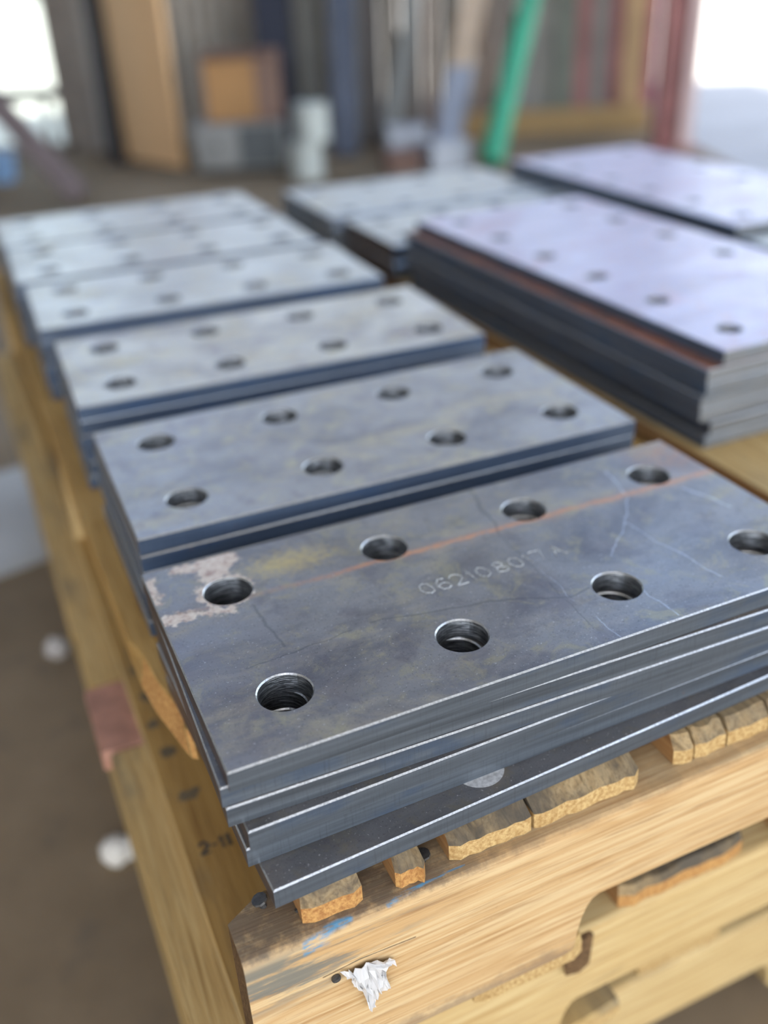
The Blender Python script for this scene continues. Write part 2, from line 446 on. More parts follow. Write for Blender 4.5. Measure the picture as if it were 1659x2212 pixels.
# ------------------------------------------------------------------ mesh helpers
class MB:
    """collects polygons (layout units) and links them as one mesh object"""

    def __init__(self):
        self.v, self.f, self.mi = [], [], []

    def add(self, vs, fs, mi=0):
        o = len(self.v)
        self.v += [tuple(p) for p in vs]
        for q in fs:
            self.f.append([o + i for i in q])
            self.mi.append(mi)

    def box(self, x0, x1, y0, y1, z0, z1, mi=0):
        self.add([(x0, y0, z0), (x1, y0, z0), (x1, y1, z0), (x0, y1, z0), (x0, y0, z1), (x1, y0, z1), (x1, y1, z1), (x0, y1, z1)],
                 [(3, 2, 1, 0), (4, 5, 6, 7), (0, 1, 5, 4), (1, 2, 6, 5), (2, 3, 7, 6), (3, 0, 4, 7)], mi)

    def tube(self, a, b, r0, r1=None, n=12, mi=0):
        a, b = Vector(a), Vector(b)
        r1 = r0 if r1 is None else r1
        d = (b - a).normalized()
        s = d.orthogonal().normalized()
        t = d.cross(s)
        vs = []
        for c, r in ((a, r0), (b, r1)):
            for i in range(n):
                q = 2 * math.pi * i / n
                vs.append(c + (s * math.cos(q) + t * math.sin(q)) * r)
        self.add(vs, [(i, (i + 1) % n, n + (i + 1) % n, n + i) for i in range(n)] + [tuple(range(n - 1, -1, -1)), tuple(range(n, 2 * n))], mi)

    def lathe(self, prof, c=(0, 0, 0), n=28, mi=0):
        vs = []
        for r, z in prof:
            for i in range(n):
                q = 2 * math.pi * i / n
                vs.append((c[0] + r * math.cos(q), c[1] + r * math.sin(q), c[2] + z))
        fs = []
        for k in range(len(prof) - 1):
            for i in range(n):
                j = (i + 1) % n
                fs.append((k * n + i, k * n + j, (k + 1) * n + j, (k + 1) * n + i))
        fs.append(tuple(range(n - 1, -1, -1)))
        m = (len(prof) - 1) * n
        fs.append(tuple(range(m, m + n)))
        self.add(vs, fs, mi)

    def prism(self, lo, hi, z0, z1, mi=0, side=None):
        """polygon outline (x, y) at z0 to the same-length outline at z1"""
        n = len(lo)
        self.add([(x, y, z0) for x, y in lo] + [(x, y, z1) for x, y in hi],
                 [tuple(range(n - 1, -1, -1)), tuple(range(n, 2 * n))], mi)
        o = len(self.v) - 2 * n
        for i in range(n):
            j = (i + 1) % n
            self.f.append([o + i, o + j, o + n + j, o + n + i])
            self.mi.append(side[i] if side else mi)

    def mesh(self, name, mats):
        me = bpy.data.meshes.new(name)
        me.from_pydata([(x * S, y * S, z * S) for x, y, z in self.v], [], self.f)
        for m in (mats if isinstance(mats, (list, tuple)) else [mats]):
            me.materials.append(m)
        for p, i in zip(me.polygons, self.mi):
            p.material_index = i
        me.update()
        return me

    def build(self, name, mats, parent=None, loc=None, rotz=0.0, smooth=False, bevel=0.0):
        me = self.mesh(name, mats)
        if bevel:
            bm = bmesh.new()
            bm.from_mesh(me)
            bmesh.ops.remove_doubles(bm, verts=bm.verts, dist=1e-6)
            ed = [e for e in bm.edges if len(e.link_faces) == 2 and e.calc_face_angle(0) > 0.5]
            bmesh.ops.bevel(bm, geom=ed, offset=bevel * S, segments=2, affect='EDGES', profile=0.5)
            bm.to_mesh(me)
            bm.free()
        if smooth:
            for p in me.polygons:
                p.use_smooth = True
        o = bpy.data.objects.new(name, me)
        COL.objects.link(o)
        if parent:
            o.parent = parent
        if loc is not None:
            o.location = loc
        o.rotation_euler = (0, 0, rotz)
        return o


def tag(o, label, cat, group=None):
    o['label'] = label
    o['category'] = cat
    if group:
        o['group'] = group
    return o


def empty(name, loc=(0, 0, 0), rotz=0.0, parent=None):
    o = bpy.data.objects.new(name, None)
    o.empty_display_size = 0.05
    COL.objects.link(o)
    o.location = loc
    o.rotation_euler = (0, 0, rotz)
    if parent:
        o.parent = parent
    return o


def struct(o):
    o['kind'] = 'structure'
    return o


# ------------------------------------------------------------------ the shed (frame: u right, w towards back wall, z up)
K = 0.949
ORG = Vector((CX * S, CY * S, 0))


def W(u, w, z=0.0):
    return ORG + (HU * u + HW * w) * S * K + Vector((0, 0, z * S * K))


def bb(mb, name, mats, u, w, z=0.0, parent=None, rot=0.0, **kw):
    """link a mesh whose own origin stands at (u, w, z) of the shed"""
    mb.v = [(a * K, b * K, c * K) for a, b, c in mb.v]
    if parent:
        return mb.build(name, mats, parent, loc=(0, 0, 0), **kw)
    return mb.build(name, mats, None, loc=W(u, w, z), rotz=BROT + rot, **kw)


g = G('floor_dirt', Roughness=0.85)
fn = g.noise(g.co, 1.3, 8, 0.65)
fn2 = g.noise(g.co, 14, 6, 0.6)
fc = g.ramp(fn, [(0.35, (0.125, 0.088, 0.048)), (0.55, (0.20, 0.145, 0.085)), (0.75, (0.29, 0.225, 0.15))])
g.put('Base Color', g.mix(g.rng(fn2, 0.55, 0.75, 0, 0.5), fc, (0.10, 0.082, 0.06)))
g.bump(fn2, 0.4, 0.004)
M['floor'] = g.m
g = G('outdoor_concrete', Roughness=0.9)
g.put('Base Color', g.ramp(g.noise(g.co, 0.8, 7, 0.6), [(0.3, (0.50, 0.48, 0.44)), (0.7, (0.66, 0.64, 0.59))]))
M['yard'] = g.m
M['tin'] = plain('galvanised_sheet', (0.30, 0.28, 0.25), 0.5, 0.3, 0.2, 3.0)
M['roof'] = plain('roof_underside', (0.60, 0.61, 0.62), 0.6, 0.0, 0.15, 2.0)
M['dark'] = plain('dark_frame', (0.02, 0.019, 0.021), 0.5, 0.2, 0.3)
M['grey_frame'] = plain('grey_brown_frame', (0.24, 0.20, 0.165), 0.6, 0, 0.2)

mb = MB(); mb.box(-24, 16.5, -25, 60, -1.0, 0)
struct(bb(mb, 'floor', M['floor'], 0, 0))
mb = MB(); mb.box(16.55, 36, -25, 78, -0.34, -0.02)
struct(bb(mb, 'shaded_pavement', plain('apron_shade_tone', (0.30, 0.30, 0.315), 0.6, 0, 0.2, 2.0), 0, 0))  # darker than the yard: roof shade on the ground put into its colour
mb = MB(); mb.box(-400, 500, -400, 500, -1.4, -0.35)
struct(bb(mb, 'ground', M['yard'], 0, 0))
mb = MB()
ADDED_STRIPS = ((-15.0, -9.0), (10.0, 20.0))  # unseen translucent roof strips, added to brighten the interior and the front plate
ue = [-26] + [e for p in ADDED_STRIPS for e in p] + [34]
for a, b in zip(ue[::2], ue[1::2]):
    mb.box(a, b, -24, 62, 30, 30.8)
for a, b in ADDED_STRIPS:
    mb.box(a, b, -24, 8, 30, 30.8)
    mb.box(a, b, 56, 62, 30, 30.8)
ceil_o = struct(bb(mb, 'ceiling', M['roof'], 0, 0))
g = G('added_translucent_panel')  # added panels, tinted blue to give the front plate its sheen
tl = g.t.nodes.new('ShaderNodeBsdfTranslucent')
tl.inputs[0].default_value = (0.54, 0.69, 0.90, 1)
g.t.links.new(tl.outputs[0], g.t.nodes['Material Output'].inputs['Surface'])
for a, b in ADDED_STRIPS:
    for k in range(6):
        mb = MB(); mb.box(a + .02, b - .02, 8.02 + k * 8, 15.98 + k * 8, 30.3, 30.36)
        bb(mb, 'added_light_panel', g.m, 0, 0, parent=ceil_o)
for k in range(9):
    mb = MB(); mb.box(-26, 34, -20 + k * 10, -19.2 + k * 10, 28.4, 29.97)
    bb(mb, 'rafter', M['grey_frame'], 0, 0, parent=ceil_o)
mb = MB(); mb.box(-25, -24, -25, 58.5, 0, 29.9)
struct(bb(mb, 'wall_left', M['tin'], 0, 0))


def corrugated(mb, u0, u1, w, z0, z1, pitch=0.8, amp=0.12):
    n = int((u1 - u0) / pitch * 2)
    vs, fs = [], []
    for i in range(n + 1):
        u = u0 + (u1 - u0) * i / n
        d = amp if i % 2 else -amp
        vs += [(u, w + d, z0), (u, w + d, z1), (u, w + d + 0.3, z0), (u, w + d + 0.3, z1)]
    for i in range(n):
        a, b = i * 4, i * 4 + 4
        fs += [(a, b, b + 1, a + 1), (b + 2, a + 2, a + 3, b + 3), (a + 1, b + 1, b + 3, a + 3)]
    mb.add(vs, fs)


mb = MB()
corrugated(mb, -14.95, 1.0, 57.4, 0, 14)
mb.box(-24, -22.6, 57.2, 58, 0, 14)
mb.box(-24, 15.8, 57.2, 58.2, 14, 14.8)
wall = struct(bb(mb, 'wall_back', M['tin'], 0, 0))
random.seed(4)
cols = [(0.18, 0.15, 0.12), (0.22, 0.185, 0.155), (0.20, 0.13, 0.095), (0.17, 0.15, 0.125), (0.24, 0.18, 0.14), (0.22, 0.155, 0.115),
        (0.20, 0.17, 0.14), (0.25, 0.235, 0.21), (0.24, 0.23, 0.19), (0.19, 0.20, 0.155), (0.34, 0.16, 0.14), (0.25, 0.22, 0.19), (0.30, 0.12, 0.11), (0.50, 0.32, 0.16), (0.38, 0.12, 0.13)]
x = 1.0
for i, c in enumerate(cols):
    wd = (1.0, 1.25, 0.9, 1.05, 0.95, 1.1, 1.0, 1.2, 0.95, 1.1, 0.9, 0.9, 0.75, 1.25, 0.7)[i]
    mb = MB(); mb.box(x + .04, x + wd - .04, 57.3 + random.uniform(-.1, .1), 57.8, 0, 14)
    bb(mb, 'plank', plain('plank_colour', tuple(q * 0.72 for q in c), 0.8, 0, 0.25, 6), 0, 0, parent=wall)
    x += wd
for u in (-22.9, 8.0, 15.4):
    mb = MB(); mb.box(u - .4, u + .4, 57.4, 58.2, 14.8, 29.9)
    bb(mb, 'eave_post', M['grey_frame'], 0, 0, parent=wall)

# window at the left end of the back wall
wf = MB(); wf.box(-22.6, -21.9, 57.2, 57.9, 0.1, 14); wf.box(-22.6, -16.2, 57.2, 57.9, 0, 0.5)
wf.box(-16.9, -14.9, 57.2, 57.9, 0, 14)
win = struct(bb(wf, 'window_1', M['grey_frame'], 0, 0))
mb = MB(); mb.box(-21.9, -16.9, 57.3, 57.8, 2.75, 3.35)
bb(mb, 'window_rail', M['dark'], 0, 0, parent=win)
mb = MB(); mb.box(-17.9, -17.6, 57.35, 57.75, 0.5, 2.75)
bb(mb, 'window_bar', M['grey_frame'], 0, 0, parent=win)
g = G('window_glass', Roughness=0.05)
tr = g.t.nodes.new('ShaderNodeBsdfTransparent')
tr.inputs[0].default_value = (0.93, 0.98, 0.96, 1)
gl = g.t.nodes.new('ShaderNodeBsdfGlossy')
gl.inputs['Roughness'].default_value = 0.05
mx = g.t.nodes.new('ShaderNodeMixShader')
mx.inputs[0].default_value = 0.07
g.t.links.new(tr.outputs[0], mx.inputs[1])
g.t.links.new(gl.outputs[0], mx.inputs[2])
g.t.links.new(mx.outputs[0], g.t.nodes['Material Output'].inputs['Surface'])
M['glass'] = g.m
for z0, z1 in ((0.5, 2.75), (3.35, 14)):
    mb = MB(); mb.box(-21.9, -16.9, 57.52, 57.58, z0, z1)
    bb(mb, 'pane', M['glass'], 0, 0, parent=win)
mb = MB(); mb.box(-0.38, 0.38, -0.4, 0.4, 0, 14); mb.box(-.6, .6, -.6, .6, 0, .12)
struct(bb(mb, 'trim_1', M['dark'], -13.06, 53.0))

# ------------------------------------------------------------------ things along the back wall
mb = MB(); L_ = math.hypot(4.7, 5.2); mb.box(0, L_, -0.12, 0.12, 0, 20)
o = bb(mb, 'plywood_sheet', plain('tan_plywood', (0.95, 0.60, 0.31), 0.6, 0, 0.05, 2.5), -14.0, 56.0, rot=math.atan2(-5.2, 4.7), bevel=0.03)
tag(o, 'tall tan plywood sheet standing on edge beside the dark post', 'plywood sheet')

t = empty('storage_cabinet', W(-6.1, 49.5), BROT)
tag(t, 'low grey cabinet under the orange-brown crate', 'cabinet')
cg = plain('cabinet_grey', (0.27, 0.265, 0.25), 0.5, 0.2, 0.2, 4)
for nm, bx, mt in (('body', (-2.1, 2.1, -1.2, 1.2, 0.25, 2.3), cg), ('plinth', (-2.0, 2.0, -1.05, 1.1, 0, 0.25), M['dark']),
                   ('door', (-2.0, -0.05, -1.32, -1.2, 0.4, 2.15), cg), ('door', (0.05, 2.0, -1.32, -1.2, 0.4, 2.15), plain('cabinet_dark', (0.10, 0.11, 0.11), 0.5, .2))):
    mb = MB(); mb.box(*bx)
    d = bb(mb, nm, mt, 0, 0, parent=t, bevel=0.03)
    if nm == 'door':
        mb = MB(); mb.box(bx[0] + .85, bx[0] + 1.1, -1.45, -1.32, 1.2, 1.5)
        bb(mb, 'handle', M['nail'], 0, 0, parent=d)

t = empty('wooden_crate', W(-5.75, 49.3, 2.3), BROT)
tag(t, 'orange-brown wooden crate with dark rim on the grey cabinet', 'crate')
oc = plain('crate_orange', (0.38, 0.20, 0.075), 0.7, 0, 0.2, 5)
cb = plain('crate_brown', (0.21, 0.125, 0.09), 0.7, 0, 0.2, 5)
for nm, bx, mt in (('front_panel', (-1.6, 0.7, -1.02, -0.9, 0.15, 2.7), oc), ('side_panel', (-1.75, -1.6, -1, 1, 0, 3.0), cb), ('side_panel', (1.55, 1.75, -1, 1, 0, 3.0), cb),
                   ('back_panel', (-1.6, 1.55, .88, 1, 0, 3.0), cb), ('base_panel', (-1.6, 1.55, -.9, .88, 0, .12), cb),
                   ('rim', (-1.6, 1.55, -1.05, -.9, 2.7, 3.0), plain('crate_rim', (0.10, 0.055, 0.04), .7)), ('corner_post', (0.7, 1.55, -1.05, -.9, 0.12, 2.7), cb)):
    mb = MB(); mb.box(*bx)
    bb(mb, nm, mt, 0, 0, parent=t)

pw = plain('pale_tin', (0.50, 0.53, 0.49), 0.45, 0.3, 0.1, 4)
for z, u, r, lab in ((0.0, -2.85, .80, 'pale round drum standing on the floor beside the grey cabinet'), (1.62, -2.5, .82, 'pale round drum stacked on top of another drum')):
    t = empty('metal_drum', W(u, 46.6, z), BROT)
    tag(t, lab, 'drum')
    mb = MB(); mb.lathe([(r * .94, 0), (r, .06), (r * .97, .12), (r * .97, .75), (r * 1.02, .8), (r * .97, .85), (r * .97, 1.45), (r, 1.5), (r, 1.56)])
    bb(mb, 'body', pw, 0, 0, parent=t, smooth=False)
    mb = MB(); mb.lathe([(r * .95, 1.56), (r * .9, 1.6), (r * .2, 1.6)])
    bb(mb, 'lid', pw, 0, 0, parent=t)


def bar(name, mat, u0, w0, z0, u1, w1, z1, wd, th, label, cat, hollow=False, group=None):
    """a long bar leaning from its foot to its top"""
    a = Vector((0, 0, 0))
    b = Vector((u1 - u0, w1 - w0, z1 - z0))
    d = b.normalized()
    s = Vector((1, 0, 0)) - d * d.x
    s.normalize()
    t = d.cross(s)
    mb = MB()
    q = [s * (-wd / 2) + t * (-th / 2), s * (wd / 2) + t * (-th / 2), s * (wd / 2) + t * (th / 2), s * (-wd / 2) + t * (th / 2)]
    mb.add([a + p for p in q] + [b + p for p in q], [(3, 2, 1, 0), (4, 5, 6, 7), (0, 1, 5, 4), (1, 2, 6, 5), (2, 3, 7, 6), (3, 0, 4, 7)])
    o = bb(mb, name, mat, u0, w0, z0, bevel=min(wd, th) * .12)
    return tag(o, label, cat, group)


gp = 'bars leaning on the back wall'
bar('steel_plank', plain('navy_steel', (0.010, 0.014, 0.030), .5, .4), -4.6, 54.6, 0.12, -4.55, 56.6, 16, 1.9, .5, 'wide navy blue steel plank standing behind the crate', 'steel bar', group=gp)
bar('steel_plank', plain('olive_steel', (0.085, 0.082, 0.07), .5, .3), -2.85, 54.6, 0.1, -2.8, 56.6, 16, 1.35, .5, 'olive grey steel plank standing behind the pale drums', 'steel bar', group=gp)
bar('steel_channel', plain('bluegrey_steel', (0.06, 0.07, 0.095), .5, .3), -1.1, 51.6, 0.1, -0.8, 56.3, 17, 1.35, .5, 'blue-grey steel channel leaning just right of the pale drums', 'steel bar', group=gp)
bar('timber_post', plain('brown_timber', (0.055, 0.045, 0.04), .7), 0.4, 54.2, 0.1, 0.6, 56.6, 16, .95, .5, 'dull brown timber leaning next to the blue-grey channel', 'timber', group=gp)
bar('timber_post', plain('greygreen_timber', (0.20, 0.20, 0.18), .7), 1.2, 53.2, 0.1, 4.4, 56.5, 16, .8, .4, 'slanting grey-green timber left of the two-tone board', 'timber', group=gp)

t = empty('two_tone_board', W(3.9, 51.0, 0.0), BROT)
tag(t, 'slanting board, tan above and blue-grey below, left of the green pole', 'board', gp)
for nm, z0, z1, mt in (('lower_end', 0.15, 4.0, plain('bluegrey_paint', (0.27, 0.29, 0.34), .6)), ('upper_end', 4.0, 16, plain('tan_paint', (0.50, 0.37, 0.255), .6))):
    mb = MB()
    a, b = Vector((z0 * .235, z0 * .3, z0)), Vector((z1 * .235, z1 * .3, z1))
    q = [Vector((-.62, -.2, 0)), Vector((.62, -.2, 0)), Vector((.62, .2, 0)), Vector((-.62, .2, 0))]
    mb.add([a + p for p in q] + [b + p for p in q], [(3, 2, 1, 0), (4, 5, 6, 7), (0, 1, 5, 4), (1, 2, 6, 5), (2, 3, 7, 6), (3, 0, 4, 7)])
    bb(mb, nm, mt, 0, 0, parent=t)

mb = MB(); mb.tube((0, 0, .3), (5.0, 9.0, 15.5), .56, .44, 20)
o = bb(mb, 'green_pole', plain('green_paint', (0.018, 0.255, 0.13), .3, 0, .12, 3), 5.7, 46.5, smooth=False)
tag(o, 'bright green round pole leaning against the plank wall', 'pole')

mb = MB(); mb.box(-5.2, 5.2, -.35, .35, 0, 1.25)
o = bb(mb, 'timber_beam', plain('yellowbrown_timber', (0.30, 0.19, 0.075), .7, 0, .2, 5), 10.4, 56.6, bevel=.05)
tag(o, 'yellow-brown timber beam along the foot of the plank wall', 'timber')

mr = plain('rust_red_steel', (0.26, 0.105, 0.095), .55, .2, .2)
t = empty('door_post', W(14.9, 50.0), BROT)
tag(t, 'rust-red steel post at the left of the bright doorway', 'post')
for nm, bx, mt in (('flange', (-.75, -.55, -.6, .6, .15, 29.9), mr), ('web', (-.55, .35, -.12, .12, .15, 29.9), mr), ('flange', (.35, .95, -.6, .6, .15, 29.9), plain('rust_red_lit', (0.50, 0.36, 0.33), .55)), ('base_plate', (-1.1, 1.3, -1, 1, 0, .15), mr)):  # right flange: the lit face of the red post put into a paler colour
    mb = MB(); mb.box(*bx)
    bb(mb, nm, mt, 0, 0, parent=t)

# offcuts behind the plates
pg = plain('pale_sheet_steel', (0.40, 0.42, 0.46), .5, .4, .2, 4)
for i, (u, w, sx, sy, h, lab) in enumerate(((2.0, 50.0, .95, .9, 1.5, 'pale steel box left of the foot of the slanting board'), (1.6, 47.4, .8, .7, .8, 'small brownish carton in front of the pale steel box'),
                                             (3.6, 47.6, 1.0, .8, 1.15, 'pale steel tray beside the foot of the green pole'))):
    t = empty('steel_box' if i != 1 else 'small_carton', W(u, w), BROT + .2 * i)
    tag(t, lab, 'box')
    mt = pg if i != 1 else plain('carton_brown', (0.17, 0.10, 0.075), .8)
    for nm, bx in (('base_panel', (-sx, sx, -sy, sy, 0, .08)), ('wall_panel', (-sx, -sx + .1, -sy, sy, .08, h)), ('wall_panel', (sx - .1, sx, -sy, sy, .08, h)),
                   ('wall_panel', (-sx + .1, sx - .1, -sy, -sy + .1, .08, h)), ('wall_panel', (-sx + .1, sx - .1, sy - .1, sy, .08, h)), ('lid', (-sx - .05, sx + .05, -sy - .05, sy + .05, h, h + .1))):
        mb = MB(); mb.box(*bx)
        bb(mb, nm, mt, 0, 0, parent=t)

# left: slanting bar and blue bucket
bar('angle_bar', plain('mauve_steel', (0.16, 0.125, 0.125), .5, .3), -12.6, 43.4, 0.25, -20.5, 45.0, 10.3, .95, .6, 'dark mauve steel bar slanting up to the left in front of the window', 'steel bar')
t = empty('plastic_bucket', W(-17.9, 49.3), BROT)
tag(t, 'blue plastic bucket on the floor below the window', 'bucket')
bl = plain('blue_plastic', (0.22, 0.36, 0.56), .4)
mb = MB(); mb.lathe([(.55, 0), (.6, .05), (.75, 1.15), (.82, 1.2), (.82, 1.3), (.7, 1.3), (.52, .1), (.1, .08)])
bb(mb, 'body', bl, 0, 0, parent=t)
mb = MB()
for i in range(8):
    q0, q1 = math.pi * i / 8, math.pi * (i + 1) / 8
    mb.tube((.8 * math.cos(q0), -.3 * math.sin(q0), 1.2 - .55 * math.sin(q0)), (.8 * math.cos(q1), -.3 * math.sin(q1), 1.2 - .55 * math.sin(q1)), .03, n=6)
bb(mb, 'handle', M['nail'], 0, 0, parent=t)


def fpos(x, y):
    """floor point, moved with the floor level"""
    return ((CX + K * (x - CX)) * S, (CY + K * (y - CY)) * S, 0)


mb = MB(); mb.prism([(-1.9, -2.0), (.55, -1.35), (.5, 2.2), (-2.4, 1.8)], [(-1.9, -2.0), (.55, -1.35), (.5, 2.2), (-2.4, 1.8)], 0, .04)  # thin flat pale grey polygon on the floor
o = mb.build('pale_floor_patch', plain('pale_grey_patch', (0.40, 0.39, 0.36), .55, .2, .15, 5), loc=fpos(-.6, 12.9))
tag(o, 'pale grey patch lying flat on the floor left of the pallets', 'sheet')


def crumple(r, seed, lobes):
    random.seed(seed)
    bm = bmesh.new()
    for cx, rr in lobes:
        q = bmesh.ops.create_icosphere(bm, subdivisions=3, radius=rr * S, matrix=Matrix.Translation((cx * S, 0, rr * .8 * S)))
        for v in q['verts']:
            c = Vector((cx * S, 0, rr * .8 * S))
            v.co = c + (v.co - c) * random.uniform(.82, 1.1)
    me = bpy.data.meshes.new('paper_ball')
    bm.to_mesh(me)
    bm.free()
    return me


for nm, x, y, lobes, col, lab, sd in (('paper_ball', -.843, 4.377, ((-.08, .16), (.1, .13)), (0.66, 0.63, 0.56), 'crumpled white paper ball on the floor near the pallet corner', 1),
                                      ('paper_scrap', -1.0, 8.475, ((0, .15),), (0.42, 0.39, 0.36), 'small pale crumpled scrap on the floor beside the grey patch', 2)):
    me = crumple(.16, sd, lobes)
    me.materials.append(plain(nm + '_white', col, .7, 0, .15, 60))
    o = bpy.data.objects.new(nm, me)
    COL.objects.link(o)
    o.location = fpos(x, y)
    tag(o, lab, 'paper')

# ------------------------------------------------------------------ pallets
BW = P(0, 0, 0)


def wav(a, b, n):
    return [a + (b - a) * i / n for i in range(n + 1)]


def board(parent, x0, x1, y0, y1, z1, th, mats, seed, name='deckboard', slits=(), back=0.06, jag=0.025, sk=0.0, n=10):
    """a deckboard along y with a worn, split front end; slits = (x, depth, half width)"""
    random.seed(seed)
    xs = [(x, 0.0) for x in wav(x0, x1, n)]
    pts = []
    for i, (x, _) in enumerate(xs):
        e = 0.05 if i in (0, len(xs) - 1) else 0.0
        pts.append((x, y0 + e * .5 + random.uniform(-jag, jag) * .45 + sk * (x - x0)))
    for sx, dep, hw in slits:
        pts = [p for p in pts if abs(p[0] - sx) > hw * 1.6]
        yb = y0 + sk * (sx - x0)
        pts += [(sx - hw, yb), (sx + hw * .3, yb + dep), (sx + hw, yb + .004)]
    pts.sort(key=lambda p: p[0])
    lo = pts + [(x1, y1), (x0, y1)]
    hi = [(x + random.uniform(-.006, .006), y + back + random.uniform(-.012, .014)) for x, y in pts]
    hi[0] = (x0 + .012, pts[0][1] + back)
    hi[-1] = (x1 - .012, pts[-1][1] + back)
    hi += [(x1 - .01, y1), (x0 + .01, y1)]
    k = len(pts)
    side = [1] * (k - 1) + [2, 1, 2]
    mb = MB()
    # a square lower end, then the worn slope up to the top face
    zm = z1 - th * .42
    n2 = len(lo)
    mid = [(x, y + .006) if i < k else (x, y) for i, (x, y) in enumerate(lo)]
    mb.add([(x, y, z1 - th) for x, y in lo] + [(x, y, zm) for x, y in mid] + [(x, y, z1) for x, y in hi],
           [tuple(range(n2 - 1, -1, -1)), tuple(range(2 * n2, 3 * n2))], 0)
    for lv in (0, 1):
        for i in range(n2):
            j = (i + 1) % n2
            mb.f.append([lv * n2 + i, lv * n2 + j, (lv + 1) * n2 + j, (lv + 1) * n2 + i])
            mb.mi.append(0 if (lv == 1 and side[i] == 1 and i < k) else side[i])
    mb.v = [(x, y, z) for x, y, z in mb.v]
    return mb.build(name, mats, parent, loc=(0, 0, 0))


def stringer(parent, x0, x1, y0, y1, z0, z1, notches, mats, cut=None, seed=0):
    """beam on edge along x with fork notches in its underside; the top arrises are worn round"""
    random.seed(seed)
    prof = [(x0, z1), (x0, z0)]
    for a, b, d in notches:
        prof += [(a, z0), (a + .045, z0 + .02)]
        for i in range(6):
            q = math.pi / 2 * i / 5
            prof.append((a + .06 + .10 * (1 - math.cos(q)) * 1.2 + i * .004, z0 + .06 + (d - .06) * math.sin(q)))
        for i in range(5, -1, -1):
            q = math.pi / 2 * i / 5
            prof.append((b - .06 - .10 * (1 - math.cos(q)) * 1.2, z0 + .06 + (d - .06) * math.sin(q)))
        prof += [(b, z0)]
    prof += [(x1, z0), (x1, z1)]
    bm = bmesh.new()
    f = bm.faces.new([bm.verts.new((x * S, y0 * S, z * S)) for x, z in prof])
    r = bmesh.ops.extrude_face_region(bm, geom=[f])
    bmesh.ops.translate(bm, verts=[v for v in r['geom'] if isinstance(v, bmesh.types.BMVert)], vec=(0, (y1 - y0) * S, 0))
    bmesh.ops.recalc_face_normals(bm, faces=bm.faces)
    if cut:
        (ax, ay), (bx, by) = cut
        nrm = Vector((-(by - ay), (bx - ax), 0)).normalized()
        r = bmesh.ops.bisect_plane(bm, geom=bm.verts[:] + bm.edges[:] + bm.faces[:], plane_co=(ax * S, ay * S, 0), plane_no=nrm, clear_outer=True)
        bmesh.ops.holes_fill(bm, edges=[e for e in bm.edges if e.is_boundary])
    top = [e for e in bm.edges if all(abs(v.co.z - z1 * S) < 1e-6 for v in e.verts) and abs(e.verts[0].co.y - e.verts[1].co.y) < 1e-6]
    bmesh.ops.bevel(bm, geom=top, offset=.055 * S, segments=4, affect='EDGES', profile=.5)
    me = bpy.data.meshes.new('stringer')
    bmesh.ops.recalc_face_normals(bm, faces=bm.faces)
    bm.to_mesh(me)
    bm.free()
    for m in mats:
        me.materials.append(m)
    for p in me.polygons:
        p.material_index = 1 if abs(p.normal.x) > .9 and (p.center.x < (x0 + .05) * S or p.center.x > (x1 - .05) * S) else 0
    o = bpy.data.objects.new('stringer', me)
    COL.objects.link(o)
    o.parent = parent
    return o


def nail(parent, a, b, r=.014, head=True):
    mb = MB()
    mb.tube(a, b, r, r * .9, 8)
    if head:
        d = (Vector(b) - Vector(a)).normalized()
        mb.tube(b, tuple(Vector(b) + d * .012), r * 2.1, r * 2.0, 10)
    return mb.build('nail', M['nail'], parent, loc=(0, 0, 0))


def pallet(zd, dx, dy, label, first=False, seed=0):
    """zd: deck top; returns the pallet's Empty (children in layout coordinates)"""
    t = empty('wooden_pallet', P(0, 0, 0))
    tag(t, label, 'pallet', 'pallets in the stack')
    th, hs = .172, 1.05
    NX = 1.33 if first else 1.75
    zs = zd - th
    zb = zs - hs
    random.seed(seed)
    sm = [M['stringer'] if first else M['stringer_plain'], M['end_dark']]
    X0, X1 = -.53 + dx, 11.7 + dx
    for k, y in enumerate((-.70 + dy, 5.6 + dy, 12.2 + dy)):
        stringer(t, X0, X1, y, y + .40, zb, zs, ((NX + dx, 4.1 + dx, .43 if first else .38), (7.2 + dx, 9.7 + dx, .43 if first else .38)), sm if k == 0 else [M['stringer_plain'], M['end_dark']],
                 cut=((-.53, -.44), (-.10, -.20)) if (first and k == 0) else None)
    return t, zs, zb


Z1 = -.768
pal, zs, zb = pallet(Z1, 0, 0, 'topmost wooden pallet, carrying all the steel plates', True)
dm = [M['deck'], M['end'], M['deck_side']]
dr = [M['deck'], M['end_red'], M['deck_side']]
board(pal, -.195, .125, -.62, 12.5, Z1, .17, dr, 3, jag=.015, back=.05, n=6)
board(pal, .305, .47, -.635, 12.5, Z1, .17, dr, 5, jag=.035, back=.10, n=7)
board(pal, .625, 1.83, -.60, 12.5, Z1, .17, dm, 7, slits=((1.12, .30, .010),), back=.13, jag=.02, n=22)
board(pal, 2.09, 3.25, -.575, 12.5, Z1, .17, dm, 9, slits=((2.22, .14, .008), (2.46, .26, .011), (2.78, .12, .007)), back=.07, jag=.02, n=22)
for i, (a, b) in enumerate(((3.5, 4.35), (4.62, 5.75), (6.0, 7.1), (7.35, 8.5), (8.75, 9.9), (10.3, 11.65))):
    board(pal, a, b, -.58, 12.5, Z1, .17, [M['deck_pale'] if i == 1 else M['deck_clean'], M['end'], M['deck_side']], 20 + i)
